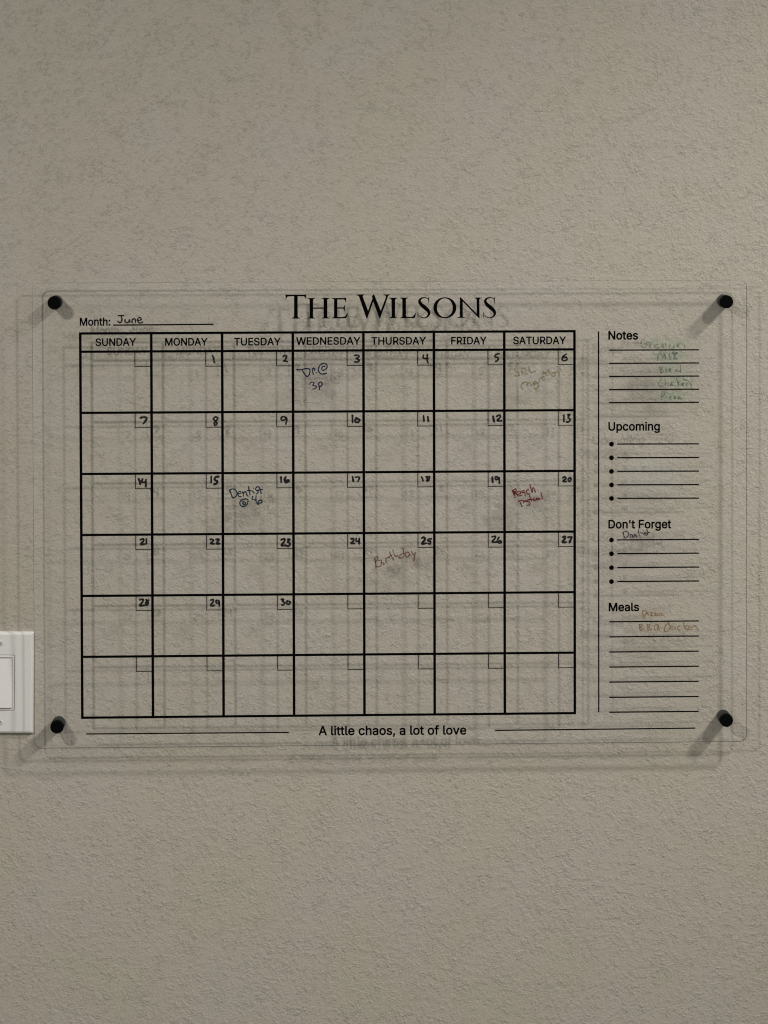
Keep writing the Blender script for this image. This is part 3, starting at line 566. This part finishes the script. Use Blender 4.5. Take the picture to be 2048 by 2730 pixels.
strokes("handwriting", (1340,960,8.295), [[(310,160),(265,205),(285,250),(345,270),(375,325),(320,350),(255,345)],[(430,260),(500,262),(510,210),(460,185),(418,240),(450,310),(545,305)],
  [(575,155),(600,220),(640,292)],[(560,215),(640,270),(740,240)],[(470,490),(410,555),(425,610),(452,652)],[(430,530),(500,482),(545,500),(545,560)],[(545,530),(600,500),(640,560)],
  [(740,470),(690,490),(700,540),(765,500),(795,560),(760,640),(700,620)],[(860,380),(815,420),(820,480)],[(930,370),(885,380),(890,440),(940,420)],[(900,235),(940,290),(985,335)],[(885,300),(960,270)],[(1000,235),(1042,290)],
  [(1140,275),(1095,290),(1090,345),(1140,358),(1175,310),(1135,275)],[(1190,270),(1215,255),(1245,290),(1255,350)]], 1.15, MAT['olive'], "wiped faint olive handwriting in the box of the 6th")
NV = (1680,880,8.295)
strokes("handwriting", NV, [[(322,200),(265,225),(240,300),(280,370),(345,375),(372,310),(320,290)],[(362,270),(430,262)],[(430,290),(445,382)],[(436,330),(478,300)],
  [(620,315),(560,335),(545,375),(580,395),(645,385)],[(690,350),(740,340),(722,305),(690,340),(712,388),(752,375)],[(780,290),(800,380)],[(885,320),(872,395)],[(970,318),(968,395)],[(1030,352),(1085,312),(1060,300),(1035,345),(1080,380)],[(1160,300),(1215,330),(1200,390)]],
  0.85, MAT['green'], "wiped faint green word Groceries on the first notes line")
strokes("handwriting", NV, [[(608,672),(622,560),(660,510),(700,570),(730,610),(765,530),(782,640)],[(868,520),(888,655)],[(945,500),(975,560),(982,650)],[(1030,520),(975,575),(1045,645)],[(930,510),(1050,500)]],
  1.15, MAT['green'], "wiped faint green word Milk on the second notes line")
strokes("handwriting", NV, [[(650,825),(670,880),(682,935)],[(650,825),(710,812),(715,850),(670,872),(735,890),(735,925),(682,935)],[(790,850),(798,935)],[(795,880),(840,855)],[(858,895),(905,880),(880,855),(855,895),(900,920)],[(1050,875),(1010,880),(1015,915),(1050,900),(1070,915)],[(1110,775),(1122,860),(1120,935)],[(1115,880),(1085,900),(1115,925)]],
  1.0, MAT['green'], "wiped faint green word Bread on the third notes line")
strokes("handwriting", NV, [[(702,1098),(655,1130),(632,1200),(670,1258),(735,1240)],[(765,1085),(778,1160),(795,1238)],[(785,1180),(830,1180),(850,1235)],[(890,1190),(895,1235)],[(955,1140),(915,1170),(925,1220),(970,1215)],[(1028,1058),(1050,1150),(1075,1240)],[(1105,1140),(1062,1180),(1125,1222)],[(1140,1200),(1185,1185),(1160,1170),(1140,1205),(1190,1225)],[(1240,1240),(1255,1185),(1310,1160),(1350,1200),(1350,1285)],[(1200,1090),(1290,1130)]],
  0.95, MAT['green'], "wiped faint green word Chicken on the fourth notes line")
strokes("handwriting", NV, [[(722,1358),(700,1440),(688,1545)],[(720,1365),(768,1385),(755,1445),(710,1462)],[(805,1445),(812,1500)],[(855,1470),(905,1465),(865,1530),(925,1522)],[(960,1480),(1010,1475),(970,1520),(1020,1515)],[(1100,1470),(1055,1490),(1070,1525),(1110,1500),(1135,1530)]],
  0.95, MAT['green'], "wiped faint green word on the last notes line")
strokes("handwriting", (1620,1390,8.295), [[(345,240),(360,310),(388,370)],[(345,240),(400,226),(455,245),(470,300),(435,345),(388,370)],[(500,290),(512,356)],[(505,300),(545,285),(548,355)],[(580,352),(585,300),(625,292),(648,355)],[(575,325),(620,320)],[(682,180),(690,250),(705,325)],[(770,252),(792,290)],[(760,262),(720,250)],[(845,238),(812,260),(838,290),(815,300)],[(862,180),(890,230),(880,290),(850,322)],[(850,270),(895,255),(938,242)]],
  0.85, MAT['purple'], "dark purple handwriting reading Dentist under Don't Forget")
MV = (1680,1600,7.541)
strokes("handwriting", MV, [[(248,222),(262,300),(302,362)],[(240,225),(300,205),(332,240),(318,285),(275,310)],[(352,235),(365,300)],[(395,255),(445,258),(415,310),(460,305)],[(478,262),(528,262),(490,308),(535,305)],[(590,270),(550,280),(555,312),(600,300)],[(640,262),(625,300),(660,300),(695,318)]],
  0.95, MAT['brown'], "wiped brown word Pizza beside the heading Meals")
strokes("handwriting", MV, [[(190,490),(192,550),(202,605)],[(180,498),(235,488),(225,530),(200,545),(258,570),(245,600),(200,606)],[(345,490),(350,550),(362,602)],[(345,492),(400,490),(385,530),(355,545),(418,565),(425,595),(362,604)],
  [(560,492),(515,480),(492,530),(495,592),(550,592),(575,540),(560,492)],[(545,560),(605,602)],[(780,452),(725,500),(690,575),(702,635),(750,622),(802,560)],[(775,445),(800,520),(822,592)],[(822,545),(850,532),(865,592)],[(902,530),(905,590)],[(995,520),(955,548),(962,598),(1012,600)],
  [(1068,448),(1085,520),(1108,582)],[(1145,505),(1102,545),(1158,592)],[(1175,562),(1215,545),(1190,515),(1168,560),(1180,595),(1220,588)],[(1245,592),(1252,535),(1300,515),(1345,560),(1362,612)]],
  0.95, MAT['brown'], "wiped brown handwriting reading BBQ Chicken under Meals")
def traces(name, view, lines, w, mat, label):
    for ln in lines: strokes(name, view, [ln], w, mat, label)
# leftovers of wiped writing
traces("wiped_trace", (200,820,7.541), [[(1120,430),(1160,445)],[(1160,390),(1165,440)],[(1250,400),(1235,440),(1270,450)],[(1300,400),(1280,440)],[(1320,445),(1345,465)]], 0.5, MAT['ghost'], None)
traces("wiped_trace", (1348,1440,2.37), [[(690,222),(720,230),(760,222),(800,232),(850,224),(900,230)],[(1060,222),(1100,215),(1130,226)],[(1180,200),(1200,215),(1190,240)]], 0.55, MAT['ghost'], None)
traces("wiped_trace", (1680,1600,7.541), [[(1450,520),(1480,560),(1540,580)]], 0.5, MAT['ghost'], None)
traces("wiped_trace", (1348,720,2.37), [[(720,630),(760,640),(800,628),(840,642),(880,632),(930,640)]], 0.7, MAT['ghost'], None)
traces("wiped_trace", (970,1450,9.217), [[(640,640),(700,620),(750,660),(740,740)],[(640,790),(740,830)]], 0.9, MAT['ghost'], None)
traces("wiped_trace", (1100,1400,3.318), [[(695,685),(705,675),(715,690),(725,680),(740,690),(745,672)],[(765,655),(768,685),(785,680)]], 0.45, MAT['ghost'], None)

# smears: flat patches of wiped ink lying on the acrylic
def smear(x0, y0, x1, y1, mat, dz):
    a = P(x0, y0); b = P(x1, y1)
    w, h = abs(b[0] - a[0]) / 2, abs(b[1] - a[1]) / 2; cx, cy = (a[0] + b[0]) / 2, (a[1] + b[1]) / 2
    vs = [L3(cx + w * math.cos(t), cy + h * math.sin(t), ZF + dz) for t in [2 * math.pi * k / 28 for k in range(28)]]
    link("ink_smear", mesh("ink_smear", vs, [tuple(range(28))]), mat, cal)
smear(1690, 896, 1860, 935, MAT['film_green'], 0.05)
smear(1722, 930, 1850, 968, MAT['film_green'], 0.06)
smear(1735, 968, 1850, 1004, MAT['film_green'], 0.07)
smear(1740, 1000, 1862, 1040, MAT['film_green'], 0.08)
smear(1735, 1036, 1845, 1074, MAT['film_green'], 0.09)
smear(1640, 1000, 1760, 1060, MAT['film_grey'], 0.10)
smear(790, 950, 900, 1090, MAT['film_grey'], 0.05)
smear(1350, 960, 1500, 1060, MAT['film_pale'], 0.06)
smear(1345, 1275, 1480, 1390, MAT['film_pale'], 0.05)
smear(1090, 1470, 1125, 1520, MAT['film_red'], 0.05)
smear(1350, 1290, 1470, 1360, MAT['film_red'], 0.08)
smear(1010, 1500, 1090, 1550, MAT['film_grey'], 0.05)
smear(1090, 1490, 1160, 1525, MAT['film_grey'], 0.08)
smear(1700, 1620, 1790, 1655, MAT['film_brown'], 0.05)
smear(1690, 1655, 1870, 1692, MAT['film_brown'], 0.07)
smear(590, 1330, 700, 1410, MAT['film_grey'], 0.05)
smear(1640, 1200, 1850, 1330, MAT['film_pale'], 0.05)
smear(1640, 1420, 1800, 1470, MAT['film_grey'], 0.06)

# ------------------------------------------------------------------ light switch
sx, sy = mm(1.5, 1820.5, 6)
sw = bpy.data.objects.new("light_switch", None); COL.objects.link(sw)
sw.location = W(sx, sy, 0); sw.rotation_euler = (0, math.radians(0.75), 0); sw.empty_display_size = 0.03
sw['label'] = "white rocker light switch in a square-cornered cover plate, left of the calendar"
sw['category'] = "light switch"
def S(x, y, z): return Vector((x / 1000, -z / 1000, y / 1000))
def shell(name, rings, mat, hole_ring=None, label=None):
    """stack of equal-length rings; last ring capped unless hole_ring is given"""
    n = len(rings[0][0]); vs = []; fs = []
    for pts, z in rings:
        for i, p in enumerate(pts): vs.append(S(p[0], p[1], z[i] if isinstance(z, list) else z))
    for j in range(len(rings) - 1):
        for i in range(n):
            a, b = j * n + i, j * n + (i + 1) % n; fs.append((a, b, b + n, a + n))
    if not hole_ring: fs.append(tuple(range((len(rings) - 1) * n, len(rings) * n)))
    me = mesh(name, vs, fs)
    return link(name, me, mat, sw, label)
def rr(w, h, r, n=6): return rrect(-w / 2, -h / 2, w / 2, h / 2, r, n)
WP, HP = 79.0, 123.5
shell("wall_plate", [(rr(WP, HP, 1.6), 0.0), (rr(WP, HP, 1.6), 2.6), (rr(WP - 0.8, HP - 0.8, 1.6), 3.9), (rr(WP - 2.8, HP - 2.8, 1.6), 5.2), (rr(WP - 6.5, HP - 6.5, 1.5), 5.9),
                     (rr(35.2, 68.8, 2.0), 6.3), (rr(34.2, 67.8, 1.8), 6.0), (rr(33.9, 67.5, 1.8), 1.0)], MAT['plate'], hole_ring=True)
shell("gap_shadow_pan", [(rr(33.9, 67.5, 1.8), 1.0)], MAT['gap'])
shell("switch_frame", [(rr(33.2, 66.8, 1.6), 1.2), (rr(33.2, 66.8, 1.6), 6.1), (rr(32.6, 66.2, 1.5), 6.5), (rr(28.9, 62.0, 0.9), 6.5), (rr(28.6, 61.7, 0.8), 6.0), (rr(28.4, 61.5, 0.8), 1.2)], MAT['rocker'], hole_ring=True)
def tilt(pts, z0, z1, h=61.0): return [z0 + (z1 - z0) * (0.5 - p[1] / h) for p in pts]
r0, r1, r2 = rr(27.9, 60.6, 0.7), rr(27.9, 60.6, 0.7), rr(26.8, 59.4, 0.7)
shell("rocker", [(r0, 1.2), (r1, tilt(r1, 4.6, 8.4)), (r2, tilt(r2, 5.1, 9.0))], MAT['rocker'])
for s in (1, -1):
    cy = s * 48.0
    pts = [(3.2 * math.cos(2 * math.pi * k / 24), cy + 3.2 * math.sin(2 * math.pi * k / 24)) for k in range(24)]
    in1 = [(x * 0.82, cy + (y - cy) * 0.82) for x, y in pts]
    sc_o = shell("screw", [(pts, 5.6), (pts, 6.35), (in1, 7.0)], MAT['screw'])
    q = math.radians(62 if s > 0 else 70); dx, dy = math.cos(q), math.sin(q)
    sl = [(dx * 2.4 - dy * 0.35, cy + dy * 2.4 + dx * 0.35), (-dx * 2.4 - dy * 0.35, cy - dy * 2.4 + dx * 0.35),
          (-dx * 2.4 + dy * 0.35, cy - dy * 2.4 - dx * 0.35), (dx * 2.4 + dy * 0.35, cy + dy * 2.4 - dx * 0.35)]
    slot = link("slot", mesh("slot", [S(x, y, 7.03) for x, y in sl], [(0, 1, 2, 3)]), MAT['gap'], sc_o)
